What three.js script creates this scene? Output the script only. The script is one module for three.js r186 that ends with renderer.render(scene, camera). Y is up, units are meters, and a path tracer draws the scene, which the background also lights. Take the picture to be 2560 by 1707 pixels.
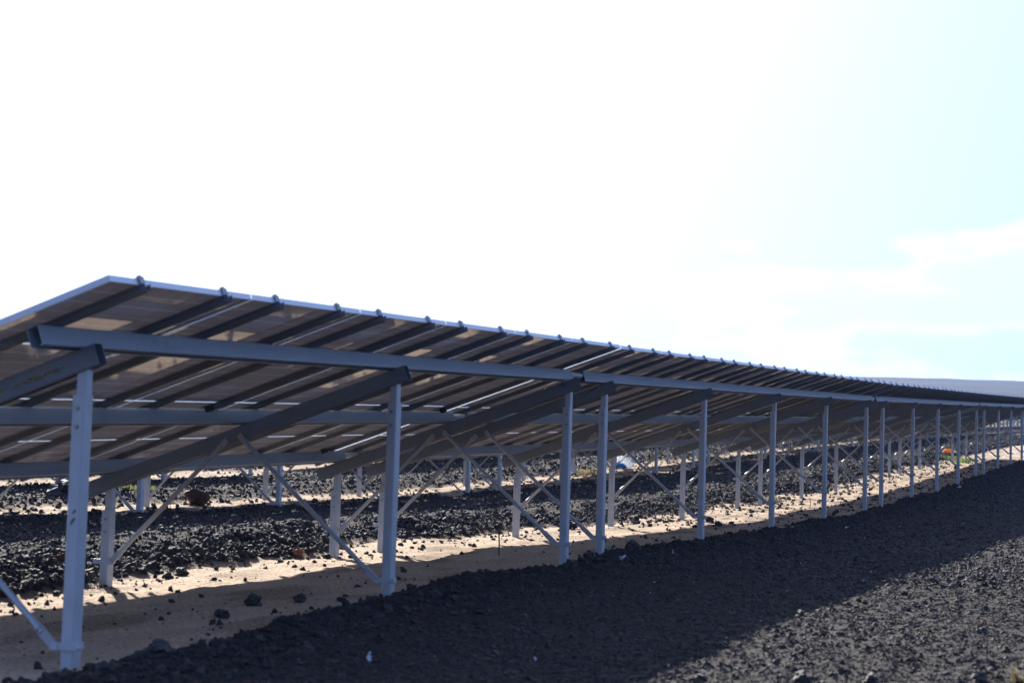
import * as THREE from 'three';
import { mergeGeometries } from 'three/addons/utils/BufferGeometryUtils.js';
import { ImprovedNoise } from 'three/addons/math/ImprovedNoise.js';

// ---------------------------------------------------------------- camera
const CAM_H = 1.25;                                   // metres above the gravel
const camera = new THREE.PerspectiveCamera(21.56, 1024 / 682, 0.1, 9000);
camera.position.set(0, CAM_H, 0);
camera.rotation.order = 'YXZ';
camera.rotation.set(0.06432, 0, 0.0293);
camera.focus = 30;
camera.userData.fStop = 3;

const scene = new THREE.Scene();
const renderer = new THREE.WebGLRenderer({ antialias: true });
renderer.setSize(1024, 682);
renderer.toneMapping = THREE.LinearToneMapping;
renderer.toneMappingExposure = 3.7;
renderer.shadowMap.enabled = true;
renderer.shadowMap.type = THREE.PCFSoftShadowMap;

const noise = new ImprovedNoise();
const N3 = (x, y, z = 0) => noise.noise(x, y, z);
const fbm = (x, y, z = 0, o = 4) => { let a = 0.5, f = 1, r = 0; for (let i = 0; i < o; i++) { r += a * N3(x * f, y * f, z + i * 7.3); a *= 0.5; f *= 2.03; } return r; };
let seed = 20231;
const rnd = () => { seed |= 0; seed = seed + 0x6D2B79F5 | 0; let t = Math.imul(seed ^ seed >>> 15, 1 | seed); t = t + Math.imul(t ^ t >>> 7, 61 | t) ^ t; return ((t ^ t >>> 14) >>> 0) / 4294967296; };
const clamp = (x, a = 0, b = 1) => Math.min(b, Math.max(a, x));
const smooth = (a, b, x) => { const t = clamp((x - a) / (b - a)); return t * t * (3 - 2 * t); };
const mix = (a, b, t) => a + (b - a) * t;

// ---------------------------------------------------------------- sky and sun
const PSI = 0.3535;                                   // heading of the panel rows
const ALONG = new THREE.Vector3(Math.sin(PSI), 0, -Math.cos(PSI));
const BACK = new THREE.Vector3(-Math.cos(PSI), 0, -Math.sin(PSI));
const SUN = new THREE.Vector3().addScaledVector(ALONG, 1.45).addScaledVector(BACK, 1.21).add(new THREE.Vector3(0, 1, 0)).normalize();
{
  const w = 2048, h = 1024, data = new Float32Array(w * h * 4), dir = new THREE.Vector3();
  for (let j = 0; j < h; j++) {
    const el = ((j + 0.5) / h - 0.5) * Math.PI, ce = Math.cos(el), se = Math.sin(el);
    for (let i = 0; i < w; i++) {
      const az = ((i + 0.5) / w - 0.5) * 2 * Math.PI;
      dir.set(Math.cos(az) * ce, se, Math.sin(az) * ce);
      const gam = Math.acos(clamp(dir.dot(SUN), -1, 1)) * 180 / Math.PI;
      const up = Math.max(0, se), hz = Math.exp(-up * 2.4), low = Math.exp(-up * 9);
      const glow = 0.6 * Math.exp(-gam / 11) + 0.5 * Math.exp(-gam / 33);
      let r = mix(0.01, 0.024, hz) + 0.02 * low, g = mix(0.042, 0.1, hz) + 0.04 * low, b = mix(0.15, 0.29, hz) + 0.04 * low;
      const haze = 0.2 * low * Math.exp(-gam / 45); r += haze; g += haze; b += haze;
      r += glow * 1.02; g += glow; b += glow * 0.95;
      if (se > -0.02) {
        const q = 1 / (up + 0.16), cx = dir.x * q, cz = dir.z * q;
        const wx = cx + 0.12 * fbm(cx * 4, cz * 4, 2, 3), wz = cz + 0.12 * fbm(cx * 4 + 5, cz * 4, 9, 3);
        const c = fbm(wx * 2.1 + 3.1, wz * 2.1 - 4.2, 1.7, 6) * 1.6 + fbm(cx * 0.35 + 9, cz * 0.35, 5, 3) * 0.9 + 0.34 * (1 - smooth(0.09, 0.19, se));
        const k = smooth(0.16, 0.32, c) * 0.85 * smooth(0.0, 0.12, se + 0.05), thick = smooth(0.3, 0.6, c);
        const lum = 0.14 + 0.3 * Math.exp(-gam / 40);
        r = mix(r, r * 0.3 + lum * mix(1.04, 0.78, thick), k); g = mix(g, g * 0.3 + lum * mix(1.02, 0.82, thick), k); b = mix(b, b * 0.3 + lum * mix(1, 0.88, thick), k);
      }
      const o = (j * w + i) * 4; data[o] = r; data[o + 1] = g; data[o + 2] = b; data[o + 3] = 1;
    }
  }
  const sky = new THREE.DataTexture(data, w, h, THREE.RGBAFormat, THREE.FloatType);
  sky.mapping = THREE.EquirectangularReflectionMapping;
  sky.magFilter = sky.minFilter = THREE.LinearFilter; sky.needsUpdate = true;
  scene.background = sky; scene.environment = sky;
}
const sun = new THREE.DirectionalLight(new THREE.Color(1.0, 0.93, 0.83), 4.4);
sun.position.copy(SUN).multiplyScalar(120).add(new THREE.Vector3(8, 0, -35));
sun.target.position.set(8, 0, -35);
sun.castShadow = true; sun.shadow.mapSize.set(4096, 4096); sun.shadow.radius = 1.3;
Object.assign(sun.shadow.camera, { left: -70, right: 70, top: 70, bottom: -70, near: 1, far: 320 });
scene.add(sun, sun.target);
scene.fog = new THREE.FogExp2(new THREE.Color(0.3, 0.52, 1.0), 0.00018);

// ---------------------------------------------------------------- helpers
const used = {};
const numbered = (n) => { const k = used[n] = (used[n] ?? -1) + 1; return k ? `${n}_${String(k).padStart(3, '0')}` : n; };
function part(name, geo, mat, parent) { const m = new THREE.Mesh(geo, mat); m.name = name; m.castShadow = m.receiveShadow = true; parent.add(m); return m; }
function tag(o, label, category, group) { o.userData.label = label; o.userData.category = category; if (group) o.userData.group = group; return o; }
const SL = (s, l, y = 0) => new THREE.Vector3().addScaledVector(ALONG, s).addScaledVector(BACK, l).add(new THREE.Vector3(0, y, 0));
const box = (w, h, d, x = 0, y = 0, z = 0) => new THREE.BoxGeometry(w, h, d).translate(x, y, z);
function mat(r, g, b, rough, o = {}) { const m = new THREE.MeshStandardMaterial({ roughness: rough, ...o }); m.color.setRGB(r, g, b); return m; }
function noiseTex(n, fn, srgb = false) {
  const d = new Uint8Array(n * n * 4);
  for (let y = 0; y < n; y++) for (let x = 0; x < n; x++) { const v = fn(x / n, y / n), o = (y * n + x) * 4; for (let k = 0; k < 3; k++) d[o + k] = clamp(Array.isArray(v) ? v[k] : v) * 255; d[o + 3] = 255; }
  const t = new THREE.DataTexture(d, n, n); t.wrapS = t.wrapT = THREE.RepeatWrapping; t.magFilter = THREE.LinearFilter; t.minFilter = THREE.LinearMipmapLinearFilter; t.generateMipmaps = true;
  if (srgb) t.colorSpace = THREE.SRGBColorSpace; t.needsUpdate = true; return t;
}
// noise that tiles over the unit square
function tileable(f) { return (u, v) => { const a = f(u, v), b = f(u - 1, v), c = f(u, v - 1), d = f(u - 1, v - 1); const su = smooth(0, 1, u), sv = smooth(0, 1, v); return mix(mix(a, b, su), mix(c, d, su), sv); }; }

// ---------------------------------------------------------------- terrain
const HEIGHTS = [[-3000, -1.2], [-30, -1.3], [0, -1.3], [9, -1.26], [14, -1.19], [20, -1.12], [28, -1.08], [34, -1.02], [40, -0.9], [46, -0.74], [53, -0.5], [60, -0.2], [68, 0.12], [80, 0.58], [100, 1.3], [140, 2.7], [300, 8], [700, 23]];
function along(s) {
  const H = HEIGHTS; let i = 0; while (i < H.length - 2 && s > H[i + 1][0]) i++;
  const [x0, y0] = H[i], [x1, y1] = H[i + 1], t = clamp((s - x0) / (x1 - x0));
  const m = (k) => { const a = H[Math.max(0, k - 1)], b = H[Math.min(H.length - 1, k + 1)]; return (b[1] - a[1]) / (b[0] - a[0]); };
  const d = x1 - x0, t2 = t * t, t3 = t2 * t;
  return (2 * t3 - 3 * t2 + 1) * y0 + (t3 - 2 * t2 + t) * d * m(i) + (-2 * t3 + 3 * t2) * y1 + (t3 - t2) * d * m(i + 1);
}
const PITCH = 9.2, FRONT = (s) => 6.13 - 0.00012 * Math.max(0, s - 20) ** 2;     // line of the front posts
function strip(s, l) {                                 // 1 = bare sand, 0 = black gravel; q = metres behind the front posts
  let q = l - FRONT(s), row = 0;
  while (q > PITCH - 1.5 && row < 9) { q -= PITCH; row++; }
  const wob = 0.55 * N3(s * 0.35, row * 5.1, 0.3) + 0.22 * N3(s * 1.3, l * 1.1, 2) + 0.1 * N3(s * 4.1, l * 4.1, 4);
  const near = (row ? -0.05 : -0.42 + 0.4 * smooth(9, 16, s)) + wob * 0.55, far = (row ? 3.2 : mix(2.55, 3.25, smooth(10, 22, s))) + wob * 1.2;
  const k = (row ? 1 : smooth(5.5, 7.2, s)) * smooth(near - 0.06, near + 0.08, q) * (1 - smooth(far - 0.08, far + 0.1, q));
  return { k, q, near, far, row };
}
function ground(s, l) {                                // height of the ground, camera-relative scale moved to y = 0 at the camera's feet
  const r = Math.hypot(s, l);
  let y = along(s);
  if (r < 320) {
    const { k, q, near, far, row } = strip(s, l);
    const fade = 1 - smooth(240, 320, r);
    const berm = 0.05 * Math.exp(-(((q - near + 0.28) / 0.26) ** 2)) + 0.16 * smooth(far + 0.12, far + 1.0, q) * (1 - smooth(far + 1.2, far + 3.4, q));
    const rough = mix(0.035, 0.012, k) * N3(s * 3.3, l * 3.3, 1) + mix(0.03, 0.006, k) * N3(s * 9, l * 9, 6) * (q > far || Math.abs(q - near) < 0.6 ? 1.6 : 0.55);
    const rill = k * (0.03 * N3(s * 0.6, l * 3.5, 9) + 0.018 * fbm(s * 2.4, l * 4.4, 12, 3));
    y += fade * (mix(0.0, -0.06, k) + berm * (0.8 + 0.9 * N3(s * 1.1, l * 1.1, 3)) * (1 - k) + rough + rill + 0.05 * N3(s * 0.25, l * 0.25, 11));
  }
  if (r > 320) {
    const a = Math.atan2(l, s), ridge = 92.5 + 6 * fbm(a * 5, 1.3, 2, 4) + 4 * N3(a * 3 + 2, 0.4, 5) + 1.5 * fbm(a * 40, 3, 1, 3);
    const t = smooth(500, 2100, r);
    y = mix(y, ridge, t) + smooth(300, 700, r) * 4 * fbm(s * 0.004, l * 0.004, 3, 4) * (1 - smooth(1500, 2000, r));
    y -= Math.max(0, r - 2150) * 0.05;
  }
  return y + CAM_H;
}
const lines = (...segs) => { const a = [segs[0][0]]; for (const [from, to, st, grow = 1] of segs) { let x = from, d = st; while (true) { x += d; d *= grow; if (x >= to - d * 0.4) break; a.push(x); } a.push(to); } return a; };
const negLines = (...segs) => lines(...segs).map((x) => -x).reverse();
{
  const S = [...negLines([0, 6, 0.5], [6, 900, 1.5, 1.25]).slice(0, -1), ...lines([0, 6, 0.3], [6, 24, 0.07], [24, 50, 0.12], [50, 90, 0.3], [90, 220, 0.8, 1.02], [220, 3400, 7, 1.035])];
  const L = [...negLines([0, 5, 0.25], [5, 3000, 1, 1.16]).slice(0, -1), ...lines([0, 3, 0.09], [3, 15, 0.055], [15, 26, 0.1], [26, 40, 0.3], [40, 1800, 0.9, 1.09])];
  const ns = S.length, nl = L.length, pos = new Float32Array(ns * nl * 3), col = new Float32Array(ns * nl * 3), uv = new Float32Array(ns * nl * 2), idx = [];
  for (let i = 0; i < ns; i++) for (let j = 0; j < nl; j++) {
    const s = S[i], l = L[j], o = i * nl + j, p = SL(s, l, ground(s, l)), r = Math.hypot(s, l);
    pos.set([p.x, p.y, p.z], o * 3); uv.set([s, l], o * 2);
    const { k, q, far } = strip(s, l);
    const v = 0.85 + 0.3 * N3(s * 1.7, l * 1.7, 3), red = smooth(0.1, 0.5, N3(s * 0.5, l * 0.5, 13));
    let c = [0.038 * v + 0.003 * red, 0.0345 * v, 0.0385 * v - 0.001 * red];
    const sv = 0.94 + 0.34 * fbm(s * 0.9, l * 2.2, 5, 4), dirt = smooth(0.0, 0.4, fbm(s * 0.55 + 4, l * 1.4, 17, 4) * 1.6) * 0.85;
    const sand = [0.47 * sv * (1 - dirt * 0.4), 0.362 * sv * (1 - dirt * 0.42), 0.27 * sv * (1 - dirt * 0.45)];
    let kk = k * (1 - 0.7 * smooth(0.14, 0.36, N3(s * 1.9, l * 3.1, 21)) * Math.max(smooth(12, 20, l), smooth(24, 40, s)));
    if (r > 230) {
      const t = smooth(230, 330, r), b = smooth(-0.12, 0.12, fbm(s * 0.0035 + 3, l * 0.006, 7, 5)), e = smooth(0.0, 0.2, fbm(s * 0.011, l * 0.004, 2, 4));
      const band = smooth(0.0, 0.25, N3(r * 0.011 + 0.6 * N3(s * 0.003, l * 0.003), 0.5, 4)) * 0.5;
      const soil = [mix(0.016, 0.04, b) * (1 - band) - 0.006 * e, mix(0.016, 0.026, b) * (1 - band) - 0.005 * e, mix(0.02, 0.027, b) * (1 - band) - 0.004 * e];
      c = c.map((x, n) => mix(mix(x, sand[n], kk), soil[n], t)); kk = 0;
    }
    col.set(c.map((x, n) => mix(x, sand[n], kk)), o * 3);
    if (i && j) { const a = o - nl - 1, b2 = o - nl, d = o - 1; idx.push(a, d, b2, b2, d, o); }
  }
  const g = new THREE.BufferGeometry();
  g.setAttribute('position', new THREE.BufferAttribute(pos, 3)); g.setAttribute('color', new THREE.BufferAttribute(col, 3)); g.setAttribute('uv', new THREE.BufferAttribute(uv, 2));
  g.setIndex(idx); g.computeVertexNormals();
  if (g.attributes.normal.getY(Math.floor(ns * nl / 2)) < 0) { for (let k = 0; k < idx.length; k += 3) { const t = idx[k]; idx[k] = idx[k + 1]; idx[k + 1] = t; } g.setIndex(idx); g.computeVertexNormals(); }
  const grit = tileable((u, v) => 0.5 + 0.55 * fbm(u * 26, v * 26, 1, 4));
  const spec = tileable((u, v) => 0.75 + 1.0 * fbm(u * 34, v * 34, 4, 5));
  const tb = noiseTex(512, grit), tm = noiseTex(512, spec);
  for (const t of [tb, tm]) t.repeat.set(0.83, 0.83);
  const m = new THREE.MeshPhysicalMaterial({ vertexColors: true, roughness: 1, specularIntensity: 0.25, map: tm, bumpMap: tb, bumpScale: 0.03 });
  const o = part('ground', g, m, scene); o.userData.kind = 'structure';
}

// ---------------------------------------------------------------- materials of the racks
const streak = noiseTex(256, tileable((u, v) => 0.9 + 0.16 * fbm(u * 9, v * 9, 2, 5)));
streak.repeat.set(1.5, 1.5);
const spangle = noiseTex(256, tileable((u, v) => 0.9 + 0.2 * fbm(u * 30, v * 30, 6, 3)));
const M = {
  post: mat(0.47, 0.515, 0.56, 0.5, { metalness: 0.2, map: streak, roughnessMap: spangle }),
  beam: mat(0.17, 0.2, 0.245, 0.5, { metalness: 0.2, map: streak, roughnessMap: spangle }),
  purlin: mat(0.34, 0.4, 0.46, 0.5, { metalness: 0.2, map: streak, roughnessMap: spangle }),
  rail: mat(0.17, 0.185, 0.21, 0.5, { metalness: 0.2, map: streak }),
  frame: mat(0.6, 0.66, 0.75, 0.38, { metalness: 0.3 }),
  clampM: mat(0.3, 0.32, 0.35, 0.45, { metalness: 0.4 }),
  bolt: mat(0.3, 0.3, 0.31, 0.45, { metalness: 0.6 }),
  strut: mat(0.4, 0.43, 0.47, 0.42, { metalness: 0.35, map: streak }),
  cable: mat(0.02, 0.02, 0.02, 0.6),
};
{
  // back of a module: dark glass with pale cell gaps and busbars
  const n = 512, cells = (u, v) => {
    const gap = (x, k, w) => { const f = Math.abs((x * k) % 1 - 0.5); return f > 0.5 - w ? 1 : 0; };
    const line = Math.max(gap(u, 10, 0.012), gap(v, 6, 0.022)), bus = gap(v * 1 + 0.5 / 18, 18, 0.012) * 0.25;
    const e = 0.6 + 0.03 * fbm(u * 6, v * 6, 3, 3);
    const k = Math.max(line, bus);
    return [mix(e, 0.78, k), mix(e * 0.98, 0.78, k), mix(e * 1.02, 0.79, k)];
  };
  M.back = new THREE.MeshPhysicalMaterial({ map: noiseTex(n, cells, true), roughness: 1, specularIntensity: 0, clearcoat: 1, clearcoatRoughness: 0.05, transmission: 0.29, thickness: 0 });
}

// ---------------------------------------------------------------- rolled profiles
// outline of a thin folded sheet following pts, wall t, bend radius r -> extruded one metre along +z
function folded(pts, t, r) {
  const P = pts.map(([x, y]) => new THREE.Vector2(x, y)), mid = [];
  for (let i = 0; i < P.length; i++) {
    if (i === 0 || i === P.length - 1) { mid.push(P[i]); continue; }
    const a = P[i - 1].clone().sub(P[i]).normalize(), b = P[i + 1].clone().sub(P[i]).normalize();
    const s = P[i].clone().addScaledVector(a, r), e = P[i].clone().addScaledVector(b, r);
    for (let k = 0; k <= 3; k++) { const q = k / 3; mid.push(new THREE.Vector2((1 - q) ** 2 * s.x + 2 * q * (1 - q) * P[i].x + q * q * e.x, (1 - q) ** 2 * s.y + 2 * q * (1 - q) * P[i].y + q * q * e.y)); }
  }
  const A = [], B = [];
  for (let i = 0; i < mid.length; i++) {
    const p = mid[Math.max(0, i - 1)], q = mid[Math.min(mid.length - 1, i + 1)], d = q.clone().sub(p).normalize(), nn = new THREE.Vector2(-d.y, d.x);
    A.push(mid[i].clone().addScaledVector(nn, t / 2)); B.push(mid[i].clone().addScaledVector(nn, -t / 2));
  }
  return new THREE.ExtrudeGeometry(new THREE.Shape([...A, ...B.reverse()]), { depth: 1, bevelEnabled: false });
}
// post: web towards -x (down the row, to the viewer), 80 mm x 100 mm, stands along +y
const postGeo = folded([[0.098, -0.022], [0.098, -0.04], [0, -0.04], [0, 0.04], [0.098, 0.04], [0.098, 0.022]], 0.005, 0.011).rotateX(-Math.PI / 2).translate(-0.045, 0, 0);
const insertGeo = folded([[0.07, -0.03], [0, -0.03], [0, 0.03], [0.07, 0.03]], 0.006, 0.009).rotateX(-Math.PI / 2).translate(-0.03, 0, 0);
// rafter: channel open below, 75 mm wide, 130 mm high, runs along +z (turned so that it follows the slope)
const channel = (w, h, lip) => folded([[-w / 2 + lip, -h], [-w / 2, -h], [-w / 2, 0], [w / 2, 0], [w / 2, -h], [w / 2 - lip, -h]], 0.004, 0.01);
const rafterGeo = channel(0.085, 0.13, 0.016).rotateY(Math.PI);          // along -z = down the slope
const purlinGeo = channel(0.08, 0.12, 0.018).rotateY(Math.PI / 2);       // along +x
const railGeo = folded([[-0.046, 0], [-0.03, 0], [-0.026, -0.044], [0.026, -0.044], [0.03, 0], [0.046, 0]], 0.003, 0.006).rotateY(Math.PI);
const MW = 1.65, MH = 0.992, MU = 1.67, MV = 1.012, MT = 0.038;
const laminateGeo = (() => { const g = box(MW - 0.012, 0.007, MH - 0.012, MW / 2, 0.012, -MH / 2); return g; })();
const frameGeo = mergeGeometries([box(MW, MT, 0.009, MW / 2, MT / 2, -0.0045), box(MW, MT, 0.009, MW / 2, MT / 2, -MH + 0.0045), box(0.009, MT, MH - 0.018, 0.0045, MT / 2, -MH / 2), box(0.009, MT, MH - 0.018, MW - 0.0045, MT / 2, -MH / 2)]);
const clampGeo = mergeGeometries([box(0.05, MT + 0.02, 0.008, 0, MT / 2 - 0.004, 0.006), box(0.05, 0.008, 0.034, 0, MT + 0.007, -0.007), box(0.022, 0.012, 0.022, 0, MT + 0.016, -0.006)]);
const boltGeo = new THREE.CylinderGeometry(0.014, 0.014, 0.016, 6).rotateZ(Math.PI / 2);
const collarGeo = mergeGeometries([box(0.008, 0.042, 0.1, -0.055, 0, 0), box(0.008, 0.042, 0.1, 0.062, 0, 0), box(0.12, 0.042, 0.007, 0.002, 0, 0.047), box(0.12, 0.042, 0.007, 0.002, 0, -0.047), box(0.014, 0.046, 0.045, -0.058, 0, 0.073), box(0.014, 0.046, 0.05, -0.058, 0, -0.075), new THREE.CylinderGeometry(0.02, 0.02, 0.03, 10).rotateZ(Math.PI / 2).translate(-0.068, 0, 0.078)]);
const tubeGeo = new THREE.CylinderGeometry(0.0205, 0.0205, 1, 12).translate(0, 0.5, 0);
const shoeGeo = (() => { const g = mergeGeometries([box(0.052, 0.15, 0.022, 0, 0.06, 0), new THREE.CylinderGeometry(0.0215, 0.028, 0.06, 12).translate(0, 0.155, 0)]); return g; })();
const tipGeo = mergeGeometries([box(0.05, 0.1, 0.016, 0, -0.035, 0), new THREE.CylinderGeometry(0.026, 0.0212, 0.05, 12).translate(0, -0.09, 0)]);
const spliceGeo = new THREE.CylinderGeometry(0.034, 0.034, 1, 14).rotateZ(Math.PI / 2);
const boxGeo = box(0.07, 0.05, 0.05);

// ---------------------------------------------------------------- one table of modules on its rack
const TILT = 0.338, RV = { frontPost: 0.67, backPost: 3.58, purlins: [0.59, 2.05, 3.46] };
const W_PURLIN = -0.046, W_RAFTER = W_PURLIN - 0.121, W_POST = W_RAFTER - 0.131;
function table({ corner, psi, pitch, count, frames, purlin, detail, label, group, splice, wear = 0 }) {
  const root = new THREE.Group(); root.name = numbered('solar_table');
  const dh = new THREE.Vector3(Math.sin(psi), 0, -Math.cos(psi));
  // base: on the ground under the first front post
  root.rotation.y = Math.PI / 2 - psi;
  tag(root, label, 'solar panels', group);
  // tilted frame of the table: x along the row, y off the glass, z up the slope
  const d = new THREE.Vector3(Math.cos(pitch), Math.sin(pitch), 0);
  const e0 = new THREE.Vector3(0, -Math.sin(TILT), -Math.cos(TILT));
  const n = new THREE.Vector3().crossVectors(e0, d).negate().normalize(); if (n.y < 0) n.negate();
  const z = new THREE.Vector3().crossVectors(d, n).normalize();
  const Q = new THREE.Quaternion().setFromRotationMatrix(new THREE.Matrix4().makeBasis(d, n, z));
  // world of the base
  const P = corner.clone();
  const toWorld = (v) => v.clone().applyAxisAngle(new THREE.Vector3(0, 1, 0), root.rotation.y);
  const at = (u, v, w) => new THREE.Vector3().addScaledVector(d, u).addScaledVector(z, -v).addScaledVector(n, w); // from the corner, in the root's axes
  const groundAt = (q) => { const p = P.clone().add(toWorld(q)); return ground(p.dot(ALONG), p.dot(BACK)) - P.y; };
  const base = at(frames[0], RV.frontPost, W_POST); base.y = groundAt(base);
  root.position.copy(P).add(toWorld(base));
  const put = (m, q, quat) => { m.position.copy(q).sub(base); if (quat) m.quaternion.copy(quat); return m; };
  for (let k = 0; k < count; k++) for (let r = 0; r < 4; r++) {
    const m = put(part('module', laminateGeo, M.back, root), at(k * MU, r * MV, 0), Q);
    if (detail) part('frame', frameGeo, M.frame, m);
  }
  for (let k = 0; k < count; k++) for (const f of [0.34, 1.3]) {
    const j = detail ? (rnd() - 0.5) * 0.025 : 0;
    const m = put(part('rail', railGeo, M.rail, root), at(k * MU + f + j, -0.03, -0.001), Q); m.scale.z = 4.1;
    if (detail) { const c = put(part('clamp', clampGeo, M.clampM, root), at(k * MU + f + j - 0.012, -0.004, 0), Q); c.rotateY((rnd() - 0.5) * 0.15); }
  }
  RV.purlins.forEach((v, i) => {
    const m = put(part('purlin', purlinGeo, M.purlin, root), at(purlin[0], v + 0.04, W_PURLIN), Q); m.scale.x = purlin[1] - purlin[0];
    if (splice) { const sp = put(part('splice_tube', spliceGeo, M.post, root), at(purlin[1] + 0.1, v + 0.04, W_PURLIN - 0.05), Q); sp.scale.x = 0.6; }
    if (wear && i === 0) marks(m, 'number');
  });
  const up = new THREE.Vector3(0, 1, 0), q1 = new THREE.Quaternion();
  frames.forEach((u, i) => {
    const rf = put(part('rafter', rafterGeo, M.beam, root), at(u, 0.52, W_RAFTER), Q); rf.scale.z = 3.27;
    if (wear && i === 0) marks(rf, 'spray');
    for (const [v, front] of [[RV.frontPost, true], [RV.backPost, false]]) {
      const top = at(u, v, W_POST), gy = groundAt(top), yaw = (rnd() - 0.5) * 0.1, lean = (rnd() - 0.5) * 0.008;
      const tuck = 0.13 + rnd() * 0.05, y1 = top.y - tuck, foot = gy - 0.35;
      const p = part('post', postGeo, M.post, root); put(p, new THREE.Vector3(top.x, foot, top.z)); p.scale.y = y1 - foot;
      p.rotation.set(lean, yaw, 0);
      if (wear && i === 0 && front) marks(p, 'blotch', y1 - foot);
      if (!front) tag2(p, 'short rear post of the rack');
      const ins = part('post_head', insertGeo, M.post, root); put(ins, new THREE.Vector3(top.x + 0.008, y1 - 0.3, top.z + 0.006)); ins.scale.y = tuck + 0.3 + 0.05; ins.rotation.y = yaw;
      if (detail) for (const h of [0.08, 0.19]) put(part('bolt', boltGeo, M.bolt, root), new THREE.Vector3(top.x - 0.05, y1 - h, top.z + 0.004));
      const drop = front ? 1.62 : 0.63, cy = top.y - drop, c = new THREE.Vector3(top.x, Math.max(cy, gy + 0.02), top.z);
      const col = part('collar', collarGeo, M.post, root); put(col, c); col.rotation.y = yaw;
      // strut from the collar up to the rafter
      const a = c.clone().add(new THREE.Vector3(-0.055, 0.01, front ? -0.09 : 0.09)), b = at(u - 0.052, front ? 2.16 : 2.3, W_POST + 0.045);
      const dir = b.clone().sub(a), len = dir.length(); dir.normalize(); q1.setFromUnitVectors(up, dir);
      const st = part('strut', tubeGeo, M.strut, root); put(st, a.clone().addScaledVector(dir, 0.1), q1.clone()); st.scale.y = len - 0.16;
      const sh = part('strut_shoe', shoeGeo, M.strut, root); put(sh, a, q1.clone()); sh.rotateY(Math.PI / 2);
      const tp = part('strut_tip', tipGeo, M.strut, root); put(tp, b, q1.clone()); tp.rotateY(Math.PI / 2);
    }
  });
  scene.add(root);
  return { root, at, base, put, Q };
}
function tag2(o, label) { o.userData.label = label; }
// chalked numbers and spray paint on the steel of the nearest rack
function marks(parent, kind, span = 1) {
  const cv = document.createElement('canvas'); cv.width = 512; cv.height = 128;
  const c = cv.getContext('2d'); c.clearRect(0, 0, 512, 128);
  if (kind === 'number') { c.fillStyle = 'rgba(200,210,225,0.5)'; c.font = 'italic 84px sans-serif'; c.fillText('23', 40, 92); c.fillText('4', 250, 96); }
  else if (kind === 'blotch') { c.fillStyle = 'rgba(95,115,60,0.6)'; for (const [x, y, rx, ry] of [[330, 22, 80, 12], [215, 34, 60, 8], [260, 82, 130, 13], [180, 98, 105, 12], [140, 112, 60, 8]]) { c.beginPath(); c.ellipse(x, y, rx, ry, -0.06, 0, 7); c.fill(); } }
  else { c.lineCap = 'round'; for (let k = 0; k < 34; k++) { const x = 20 + k * 14 + 10 * N3(k, 1.1), y = 66 + 40 * N3(k * 0.8, 2.2); if (k > 14 && k < 18) continue; c.strokeStyle = `rgba(${140 + 20 * N3(k, 5)},130,40,${0.45 + 0.3 * Math.abs(N3(k * 0.7, 7.7)) * 2})`; c.lineWidth = 9 + 12 * Math.abs(N3(k * 0.9, 4)); c.beginPath(); c.moveTo(x - 14, y + 22 * N3(k * 1.3, 9)); c.lineTo(x + 16, y + 26 * N3(k * 1.7, 3)); c.stroke(); } }
  const t = new THREE.CanvasTexture(cv); t.colorSpace = THREE.SRGBColorSpace;
  const m = new THREE.MeshStandardMaterial({ map: t, transparent: true, roughness: 0.8 });
  const len = kind === 'number' ? 0.34 : 0.8, pl = new THREE.PlaneGeometry(1, 0.085);
  const o = part('painted_mark', pl, m, parent);
  if (kind === 'number') { o.scale.x = len / parent.scale.x; o.position.set(1.35 / parent.scale.x, -0.06, 0.0455); }
  else if (kind === 'blotch') { o.rotation.y = -Math.PI / 2; o.scale.set(0.06, 1.3 / span, 1); o.position.set(-0.0495, 1.24 / span, 0.006); }
  else { o.rotation.y = -Math.PI / 2; o.position.set(-0.048, -0.068, -0.62 / parent.scale.z); o.scale.set(len / parent.scale.z, 1, 1); }
  return o;
}
const V = (x, y, z) => new THREE.Vector3(x, y + CAM_H, z);
const five = (a) => [0, 1, 2, 3, 4].map((k) => a + 4.65 * k);
const ROW1 = 'panel tables of the front row';
const T1 = table({ corner: V(-2.2598, 0.9155, -9.9945), psi: 0.3511, pitch: 0.0296, count: 6, frames: [0.56, 5.17, 9.83], purlin: [0.1, 9.93], detail: true, splice: true, wear: 1, group: ROW1, label: 'nearest solar table, short, its open end at the left of the photo' });
table({ corner: V(1.192, 1.2062, -19.4177), psi: 0.3564, pitch: 0.0285, count: 12, frames: five(1.08), purlin: [0.3, 20.55], detail: true, splice: true, group: ROW1, label: 'second solar table of the front row, starting at the first purlin break' });
table({ corner: V(8.1886, 1.7774, -38.2094), psi: 0.3645, pitch: 0.0319, count: 12, frames: five(1.77), purlin: [0.8, 21.1], detail: true, splice: true, group: ROW1, label: 'third solar table of the front row, between the second and third purlin breaks' });
table({ corner: V(15.337, 2.4184, -56.947), psi: 0.366, pitch: 0.0334, count: 14, frames: five(2.51), purlin: [1.3, 22.2], detail: true, splice: true, group: ROW1, label: 'farthest solar table of the front row, cut by the right edge of the photo' });
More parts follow.
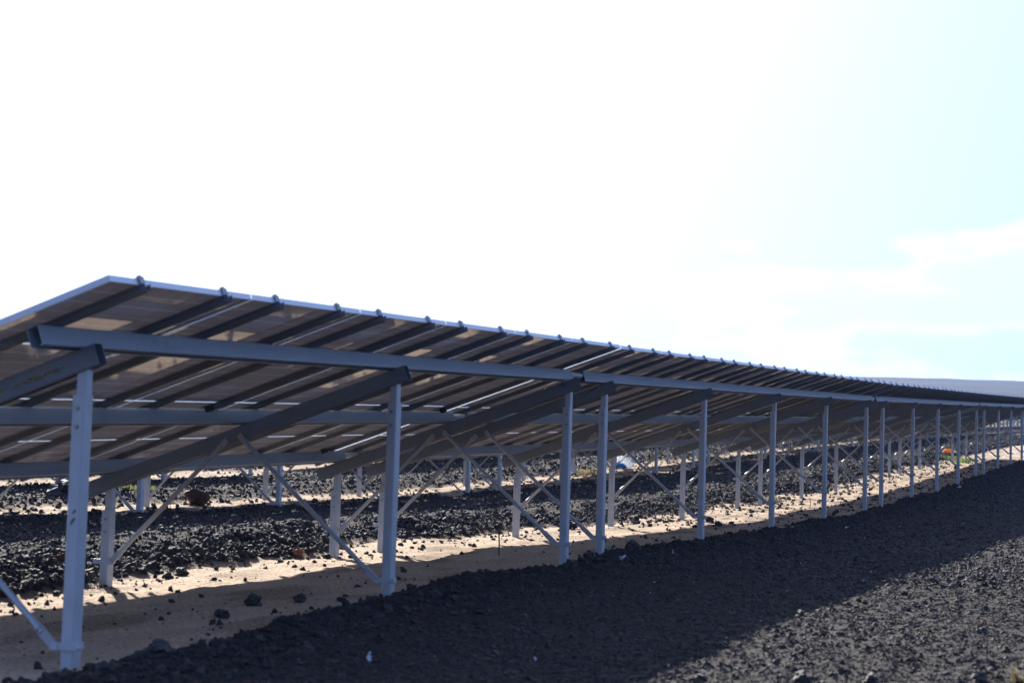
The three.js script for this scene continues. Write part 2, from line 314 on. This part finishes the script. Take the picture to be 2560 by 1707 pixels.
// rows behind: only their legs show under the front row
const ROWN = 'panel tables of the rows behind', ordinal = ['', 'second', 'third', 'fourth', 'fifth'], nth = ['first', 'second', 'third', 'fourth', 'fifth', 'sixth', 'seventh', 'eighth', 'ninth', 'tenth', 'eleventh'];
const rowsBehind = [[1, [13.2 + 4.65 * 0, 34.6 + 0, 0], [[1, 15.1, 6], [2, 40.4, 5], [3, 61.1, 5], [4, 81.8, 5], [5, 102.5, 5], [6, 123.2, 5], [7, 143.9, 5], [8, 164.6, 5], [9, 185.3, 5], [10, 206, 5], [11, 226.7, 5]]], [2, 0, [[1, 21.7, 6], [2, 51.6, 5], [3, 72.2, 5], [4, 92.9, 5], [5, 113.6, 5], [6, 134.3, 5], [7, 155, 5], [8, 175.7, 5]]], [3, 0, [[1, 34.2, 6], [2, 64, 5], [3, 84.8, 5], [4, 105.5, 5], [5, 126.2, 5]]], [4, 0, [[1, 48, 6], [2, 78, 5], [3, 98.7, 5], [4, 119.4, 5]]]];
for (const [row, , list] of rowsBehind) list.forEach(([, s0, nf], i) => {
  const l = FRONT(0) + PITCH * row, g0 = ground(s0, l + 1), g1 = ground(s0 + 4.65 * (nf - 1), l + 1), pitch = Math.atan2(g1 - g0, 4.65 * (nf - 1));
  const lead = 0.9, len = 4.65 * (nf - 1) + 2 * lead, count = Math.round(len / MU);
  const s = s0 - lead * Math.cos(pitch), y = g0 + 1.8 + 0.3 + RV.frontPost * Math.sin(TILT) - lead * Math.sin(pitch) - 0.05;
  const lc = l - RV.frontPost * Math.cos(TILT) - 0.3 * Math.sin(TILT) * -1 - 0.2;
  table({ corner: SL(s, lc, y), psi: PSI, pitch, count, frames: Array.from({ length: nf }, (_, k) => lead + 4.65 * k), purlin: [0.1, len - 0.1], detail: false, group: ROWN, label: `${ordinal[row]} row solar table, ${nth[i]} from the left, legs showing under the front row` });
});

// ---------------------------------------------------------------- stones
function stoneGeo(k, detail) {
  const g = new THREE.IcosahedronGeometry(1, detail), p = g.attributes.position, v = new THREE.Vector3();
  for (let i = 0; i < p.count; i++) { v.fromBufferAttribute(p, i); const f = 0.74 + 0.52 * N3(v.x * 1.3 + k * 9.1, v.y * 1.3, v.z * 1.3) + 0.26 * N3(v.x * 3.1, v.y * 3.1 + k * 4, v.z * 3.1); v.multiplyScalar(f); p.setXYZ(i, v.x, v.y * 0.78, v.z); }
  g.computeVertexNormals(); return g;
}
const lavaBump = noiseTex(128, tileable((u, v) => 0.5 + 0.6 * fbm(u * 12, v * 12, 3, 3)));
const stoneMat = new THREE.MeshPhysicalMaterial({ color: 0xffffff, roughness: 0.8, specularIntensity: 0.4, bumpMap: lavaBump, bumpScale: 0.008 });
const stones = [0, 1, 2, 3].map((k) => stoneGeo(k, 1));
function scatter(name, label, n, pick, colour, sink = 0.18) {
  const per = Math.ceil(n / stones.length), d = new THREE.Object3D(), c = new THREE.Color();
  const root = new THREE.Group(); root.name = name; root.userData.kind = 'stuff'; tag(root, label, 'stones');
  stones.forEach((g, gi) => {
    const im = new THREE.InstancedMesh(g, stoneMat, per); im.name = ['coarse_stones', 'angular_stones', 'flat_stones', 'round_stones'][gi]; im.userData.kind = 'stuff'; im.castShadow = im.receiveShadow = true;
    let k = 0, guard = 0;
    while (k < per && guard++ < per * 40) {
      const q = pick(); if (!q) continue;
      const [s, l, r] = q; d.position.copy(SL(s, l, ground(s, l) + r * sink));
      d.rotation.set(rnd() * 6.3, rnd() * 6.3, rnd() * 6.3); d.scale.set(r * (0.8 + 0.5 * rnd()), r * (0.7 + 0.4 * rnd()), r * (0.8 + 0.5 * rnd())); d.updateMatrix();
      im.setMatrixAt(k, d.matrix); const [cr, cg, cb] = colour(); im.setColorAt(k, c.setRGB(cr, cg, cb)); k++;
    }
    im.count = k; root.add(im);
  });
  scene.add(root);
}
const lava = () => { const v = 0.029 + 0.02 * rnd() ** 1.5, red = rnd() < 0.03 ? 1 : 0; return [v * (1.02 + 0.9 * red), v * (0.94 + 0.05 * red), v * (1.0 - 0.25 * red)]; };
const big = (a, b, p = 3) => a + (b - a) * rnd() ** p;
// only where the view reaches: a wedge round the camera
const inView = (s, l, m = 1.5) => { const p = SL(s, l); return p.z < -3 && Math.abs(p.x) < -p.z * 0.29 + m; };
scatter('lava_gravel', 'fine black lava gravel spread over the near ground', 130000, () => { const s = 4 + 66 * rnd() ** 1.7, l = -6 + 12.6 * rnd(); if (!inView(s, l)) return null; const { k } = strip(s, l); if (k > 0.4) return null; return [s, l, big(0.006, 0.034, 4.5) * (s > 18 ? 1.4 : 1) * (s > 40 ? 1.5 : 1)]; }, lava, -0.05);
scatter('near_grit', 'dark grit and small lava chips covering the nearest gravel', 170000, () => { const s = 7 + 17 * rnd() ** 1.2, l = -3 + 9.2 * rnd(); if (!inView(s, l, 0.6)) return null; const { k } = strip(s, l); if (k > 0.4) return null; return [s, l, big(0.004, 0.013, 1.6)]; }, lava, -0.1);
scatter('lava_rubble', 'coarse black lava rubble banked behind the front row', 230000, () => { const s = 9 + 130 * rnd() ** 1.7, w0 = strip(s, FRONT(s) + 3), l = rnd() < 0.25 ? FRONT(s) + w0.far + 0.05 + 0.7 * rnd() : 8.4 + 7.2 * rnd(); if (!inView(s, l)) return null; const { k, q, far } = strip(s, l); if (k > 0.35 && rnd() < 0.97) return null; const edge = Math.abs(q - far) < 0.9 ? 1.3 : 1; return [s, l, big(0.0075, 0.044, 5) * edge * (k > 0.35 ? 0.6 : 1) * (s > 40 ? 1.4 : 1) * (s > 75 ? 1.4 : 1)]; }, lava);
scatter('far_rubble', 'black lava rubble between the rows farther back', 150000, () => { const s = 18 + 110 * rnd() ** 1.3, l = 15 + 36 * rnd() ** 1.4; if (!inView(s, l)) return null; const { k } = strip(s, l); if (k > 0.35 && rnd() < 0.9) return null; return [s, l, big(0.012, 0.075, 4.5)]; }, lava);
scatter('edge_rubble', 'black lava lumps along the gravel edge at the front posts', 9000, () => { const s = 6 + 70 * rnd() ** 1.3, w = strip(s, FRONT(s)), l = FRONT(s) + w.near - 0.25 + (rnd() + rnd() + rnd() - 1.5) * 0.7; if (!inView(s, l)) return null; const k = strip(s, l).k; if (k > 0.4 && rnd() < 0.85) return null; return [s, l, big(0.009, 0.055, 4.5)]; }, lava);
scatter('sand_pebbles', 'small dark pebbles strewn on the sandy strip', 4500, () => { const s = 8 + 70 * rnd() ** 1.1, l = 6 + 4 * rnd(); if (!inView(s, l)) return null; const { k, q, far } = strip(s, l); if (k < 0.5 || rnd() > 0.12 + 0.08 * smooth(22, 40, s) + Math.exp(-(far - q) * 2.5)) return null; return [s, l, big(0.006, 0.045, 4) * (s > 30 ? 1.5 : 1)]; }, lava);
scatter('pale_chips', 'pale stone chips and litter flecks on the dark gravel', 420, () => { const s = 5 + 40 * rnd() ** 1.3, l = -2 + 8 * rnd(); if (!inView(s, l)) return null; if (strip(s, l).k > 0.3) return null; return [s, l, big(0.006, 0.02, 2)]; }, () => { const v = 0.15 + 0.35 * rnd(); return [v, v * 0.97, v * 0.93]; });

const lumpGeos = [5, 6, 7, 8].map((k) => stoneGeo(k, 3));
const lumpMat = mat(0.036, 0.034, 0.037, 0.75, { bumpMap: lavaBump, bumpScale: 0.02 });
const rustMat = mat(0.3, 0.1, 0.045, 0.85, { bumpMap: lavaBump, bumpScale: 0.02 });
function lump(name, s, l, r, label, group, m = lumpMat, k = 0) {
  const o = part(numbered(name), lumpGeos[k % 4], m, scene); o.position.copy(SL(s, l, ground(s, l) + r * 0.42)); o.rotation.y = rnd() * 6.3; o.scale.set(r * (0.9 + 0.3 * rnd()), r * (0.9 + 0.25 * rnd()), r * (0.9 + 0.3 * rnd()));
  return tag(o, label, 'stone', group);
}

const EDGE = 'black lava lumps on the ground';
[ // s, l, radius, label
  [9.35, 5.62, 0.1, 'largest black lava lump on the gravel edge right of the nearest post'],
  [9.4, 5.95, 0.05, 'fist-sized black lava stone just right of the foot of the nearest post'],
  [12.1, 6.74, 0.065, 'upright black lava stone alone on the shaded sand, nearest one'],
  [12.97, 6.95, 0.085, 'squat black lava block on the shaded sand beyond the upright stone'],
  [13.4, 6.75, 0.06, 'round black lava stone on shaded sand left of the second post'],
  [21.6, 6.3, 0.085, 'dark lava stone on shaded sand between the fourth and fifth front posts'],
  [18.46, 6.05, 0.09, 'pointed black lava stone right of the third front post'],
  [18.6, 5.9, 0.075, 'black lava stone just left of the foot of the fourth front post'],
  [32.98, 8.12, 0.1, 'dark lava stone on the lit sand beside the fifth front post'],
  [30.7, 7.4, 0.08, 'black lava stone in shade right of the fifth front post'],
  [27.65, 9.1, 0.14, 'dark brown lava boulder between the third and fourth front posts'],
  [31.13, 9.03, 0.12, 'brown lava boulder at the back edge of the lit sand, right of a rear post'],
  [15.32, 8.99, 0.075, 'dark red-brown lump at the rubble foot, right of the first rear post'],
  [14.99, 8.95, 0.065, 'dark lava lump at the rubble foot nearest the first rear post'],
  [18.2, 8.85, 0.06, 'dark stone lying at the foot of the second rear post'],
  [14.07, 2.72, 0.045, 'small black stone on the near shadow line in the gravel'],
  [13.43, 1.27, 0.05, 'dark stone on the sunlit gravel near the right edge'],
  [10.31, 1.98, 0.055, 'cluster stone on the sunlit gravel at the bottom of the photo'],
  [10.1, 2.52, 0.045, 'low dark stone on the sunlit gravel, leftmost at the bottom'],
  [10.48, 1.61, 0.05, 'upright dark stone on the sunlit gravel at the bottom edge'],
  [10.92, 1.05, 0.06, 'dark stone in the bottom right corner of the gravel'],
  [11.78, 2.81, 0.04, 'small dark stone where the shadow meets the sunlit gravel'],
].forEach(([s, l, r, label], i) => lump('lava_stone', s, l, r, label, EDGE, lumpMat, i));
lump('lava_boulder', 29.1, 19.6, 0.42, 'big black lava boulder behind the nearest post, under the second row', EDGE, lumpMat, 1);
lump('lava_boulder', 30.45, 17.6, 0.3, 'reddish brown lava mound seen under the front row left of the long strut', EDGE, mat(0.07, 0.038, 0.03, 0.9, { bumpMap: lavaBump, bumpScale: 0.03 }), 2);
lump('rust_stone', 17.89, 9.05, 0.075, 'orange rust coloured stone at the rubble foot left of the second rear post', 'rust coloured stones', rustMat, 0);
lump('rust_stone', 19.71, 9.4, 0.07, 'orange rust coloured stone just right of the second rear post', 'rust coloured stones', rustMat, 3);

// rusty rods sticking out of the ground
const rustRod = mat(0.13, 0.055, 0.03, 0.9);
for (const [s, l, h, label] of [[20.13, 7.52, 0.3, 'thin rusty steel rod standing in the shaded sand left of the third post'], [41.63, 7.86, 0.2, 'short rusty rod on the shadow line between the sixth and seventh posts']]) {
  const path = new THREE.CatmullRomCurve3([new THREE.Vector3(0, -0.1, 0), new THREE.Vector3(0.004, h * 0.5, 0), new THREE.Vector3(-0.006, h, 0.004)]);
  const o = part(numbered('steel_rod'), new THREE.TubeGeometry(path, 8, 0.009, 7), rustRod, scene); o.position.copy(SL(s, l, ground(s, l))); tag(o, label, 'steel rod', 'rusty rods in the sand');
}

// weeds
const leaf = (r, g, b) => { const m = new THREE.MeshPhysicalMaterial({ roughness: 0.95, transmission: 0.29, thickness: 0 }); m.color.setRGB(r, g, b); return m; };
const weedMats = [leaf(0.17, 0.25, 0.06), leaf(0.2, 0.23, 0.07), leaf(0.3, 0.25, 0.13)];
function weed(s, l, r, h, n, m, label) {
  const pos = [], v = new THREE.Vector3();
  for (let k = 0; k < n; k++) {
    const a = rnd() * 6.283, d = r * Math.sqrt(rnd()), bx = Math.cos(a) * d, bz = Math.sin(a) * d, by = ground(s, l) * 0;
    const lean = rnd() * 6.283, ln = (0.3 + 0.5 * rnd()) * h, hh = h * (0.4 + 0.6 * rnd()), w = 0.008 + 0.012 * rnd(), px = -Math.sin(lean) * w, pz = Math.cos(lean) * w;
    const mx = bx + Math.cos(lean) * ln * 0.4, mz = bz + Math.sin(lean) * ln * 0.4, tx = bx + Math.cos(lean) * ln, tz = bz + Math.sin(lean) * ln;
    pos.push(bx - px, by - 0.05, bz - pz, bx + px, by - 0.05, bz + pz, mx + px, by + hh * 0.7, mz + pz, bx - px, by - 0.05, bz - pz, mx + px, by + hh * 0.7, mz + pz, mx - px, by + hh * 0.7, mz - pz, mx - px, by + hh * 0.7, mz - pz, mx + px, by + hh * 0.7, mz + pz, tx, by + hh, tz);
  }
  const g = new THREE.BufferGeometry(); g.setAttribute('position', new THREE.Float32BufferAttribute(pos, 3)); g.computeVertexNormals();
  const mm = m.clone(); mm.side = THREE.DoubleSide;
  const root = new THREE.Group(); root.name = numbered('weed'); root.position.copy(SL(s, l, ground(s, l)));
  part('blades', g, mm, root);
  const stem = part('stem', new THREE.CylinderGeometry(0.004, 0.007, h * 0.8, 6).translate(0, h * 0.3, 0), m, root); stem.rotation.z = 0.15;
  scene.add(root); tag(root, label, 'weed', 'weeds between the rows');
}
weed(79.36, 8.75, 0.35, 0.14, 110, weedMats[0], 'bright green low weed on the lit strip, leftmost by the tenth post');
weed(77.0, 7.9, 0.35, 0.14, 110, weedMats[0], 'bright green weed just right of the twelfth front post');
weed(74.3, 7.9, 0.4, 0.12, 100, weedMats[0], 'low green weed on the sand between the far posts');
weed(77.11, 8.93, 0.35, 0.2, 150, weedMats[0], 'small green weed beside a far rear post');
weed(75.4, 10.1, 0.4, 0.2, 160, weedMats[1], 'dull green weed in the far rubble bank');
weed(54.6, 17.6, 0.5, 0.22, 200, weedMats[2], 'pale dry weed under the second row left of the white bag');
weed(69.2, 17.1, 0.6, 0.2, 220, weedMats[1], 'yellow green weed under the second row right of the white bag');
weed(31.9, 20.1, 0.6, 0.16, 200, weedMats[1], 'yellow green ground weed behind the nearest post, second row');
weed(42.5, 9.0, 0.3, 0.2, 120, weedMats[2], 'dry pale weed at the rubble foot between the seventh and eighth posts');
weed(10.95, 0.72, 0.14, 0.12, 90, weedMats[2], 'dry pale tuft in the bottom right corner');

// rubbish: crumpled bag with blue print, orange scrap, pale scraps
function crumple(rx, ry, rz, k, amp) {
  const g = new THREE.IcosahedronGeometry(1, 5), p = g.attributes.position, v = new THREE.Vector3();
  for (let i = 0; i < p.count; i++) { v.fromBufferAttribute(p, i); const f = 1 + amp * (Math.abs(N3(v.x * 2.1 + k, v.y * 2.1, v.z * 2.1)) * 1.6 - 0.3 + 0.6 * Math.abs(N3(v.x * 5 + k, v.y * 5, v.z * 5)) + 0.25 * N3(v.x * 11, v.y * 11 + k, v.z * 11)); p.setXYZ(i, v.x * f * rx, Math.max(-0.55, v.y * f) * ry, v.z * f * rz); }
  g.computeVertexNormals(); return g;
}
{
  const root = new THREE.Group(); root.name = 'plastic_bag'; root.position.copy(SL(59.42, 17.78, ground(59.42, 17.78)));
  part('bag', crumple(0.33, 0.24, 0.26, 3.3, 0.5).translate(0, 0.15, 0), new THREE.MeshPhysicalMaterial({ color: 0xf4f6fa, roughness: 0.9, transmission: 0.45, thickness: 0 }), root);
  const bl = part('blue_bundle', crumple(0.17, 0.1, 0.12, 8.1, 0.5).translate(-0.06, 0.08, 0.24), new THREE.MeshPhysicalMaterial({ color: 0x2f9fe6, roughness: 0.9, transmission: 0.35, thickness: 0 }), root); bl.userData.label = 'bright blue plastic spilling from the white bag';
  root.rotation.y = 0.1;
  scene.add(root); tag(root, 'crumpled white plastic bag with blue plastic, lying under the second row', 'plastic bag');
}
{
  const root = new THREE.Group(); root.name = 'orange_scrap'; root.position.copy(SL(81, 9.25, ground(81, 9.25)));
  part('sheet', crumple(0.2, 0.13, 0.14, 5.5, 0.5).translate(0, 0.09, 0), new THREE.MeshPhysicalMaterial({ color: 0xffb03a, roughness: 0.9, transmission: 0.35, thickness: 0 }), root);
  part('black_end', crumple(0.05, 0.06, 0.05, 2.5, 0.4).translate(0.24, 0.08, 0), mat(0.03, 0.03, 0.03, 0.6), root);
  part('white_end', crumple(0.07, 0.06, 0.06, 1.5, 0.4).translate(0.34, 0.08, 0), mat(0.7, 0.7, 0.72, 0.5), root);
  scene.add(root); tag(root, 'bright orange plastic scrap among the far posts', 'rubbish');
}
const scrapMat = mat(0.6, 0.64, 0.7, 0.5); scrapMat.side = THREE.DoubleSide;
[[54.1, 17.8, 0.14, 'flat white scrap left of the white bag under the second row'], [21.05, 5.62, 0.03, 'pale scrap on the shaded gravel left of the fifth post foot'], [18.71, 5.56, 0.035, 'pale scrap on the shaded gravel right of the fourth post'], [22.33, 10.1, 0.035, 'white scrap on the rubble just left of the second front post'], [50.93, 5.5, 0.07, 'white scrap on the shaded gravel near the far posts'], [30.67, 5.15, 0.035, 'small white scrap on shaded gravel between the sixth and seventh posts'], [10.02, 4.56, 0.035, 'bluish white plastic scrap on the near shaded gravel, bottom middle'], [10.66, 3.73, 0.02, 'tiny pale scrap on the near shaded gravel, right of the bluish one']].forEach(([s, l, r, label], i) => {
  const g = new THREE.PlaneGeometry(2, 2, 10, 10), p = g.attributes.position;
  for (let k = 0; k < p.count; k++) { const x = p.getX(k), y = p.getY(k), n = 1 + 0.35 * N3(x * 1.3 + i * 3, y * 1.3, i); p.setXYZ(k, x * n, y * n * 0.7, 0.8 * N3(x * 1.6, y * 1.6, i * 2.3) + 0.3 * N3(x * 4, y * 4, i)); }
  g.computeVertexNormals();
  const o = part(numbered('plastic_scrap'), g, scrapMat, scene); o.position.copy(SL(s, l, ground(s, l) + r * 0.6)); o.rotation.set(-1.1, i * 1.3, 0.3); o.scale.setScalar(r); tag(o, label, 'rubbish', 'pale plastic scraps');
});

// small fittings on the nearest rack
{
  const { root, at, base, put, Q } = T1;
  const w = [at(9.7, 0.66, -0.19), at(10.0, 0.7, -0.27), at(10.35, 0.74, -0.3), at(10.75, 0.72, -0.26), at(11.0, 0.68, -0.2)].map((p) => p.sub(base));
  part('cable', new THREE.TubeGeometry(new THREE.CatmullRomCurve3(w), 24, 0.006, 7), M.cable, root);
  for (const [u, v] of [[9.35, 1.93], [4.35, 1.96], [9.2, 3.35]]) put(part('connector_box', boxGeo, M.cable, root), at(u, v, -0.075), Q);
}
console.log('built');
renderer.render(scene, camera);
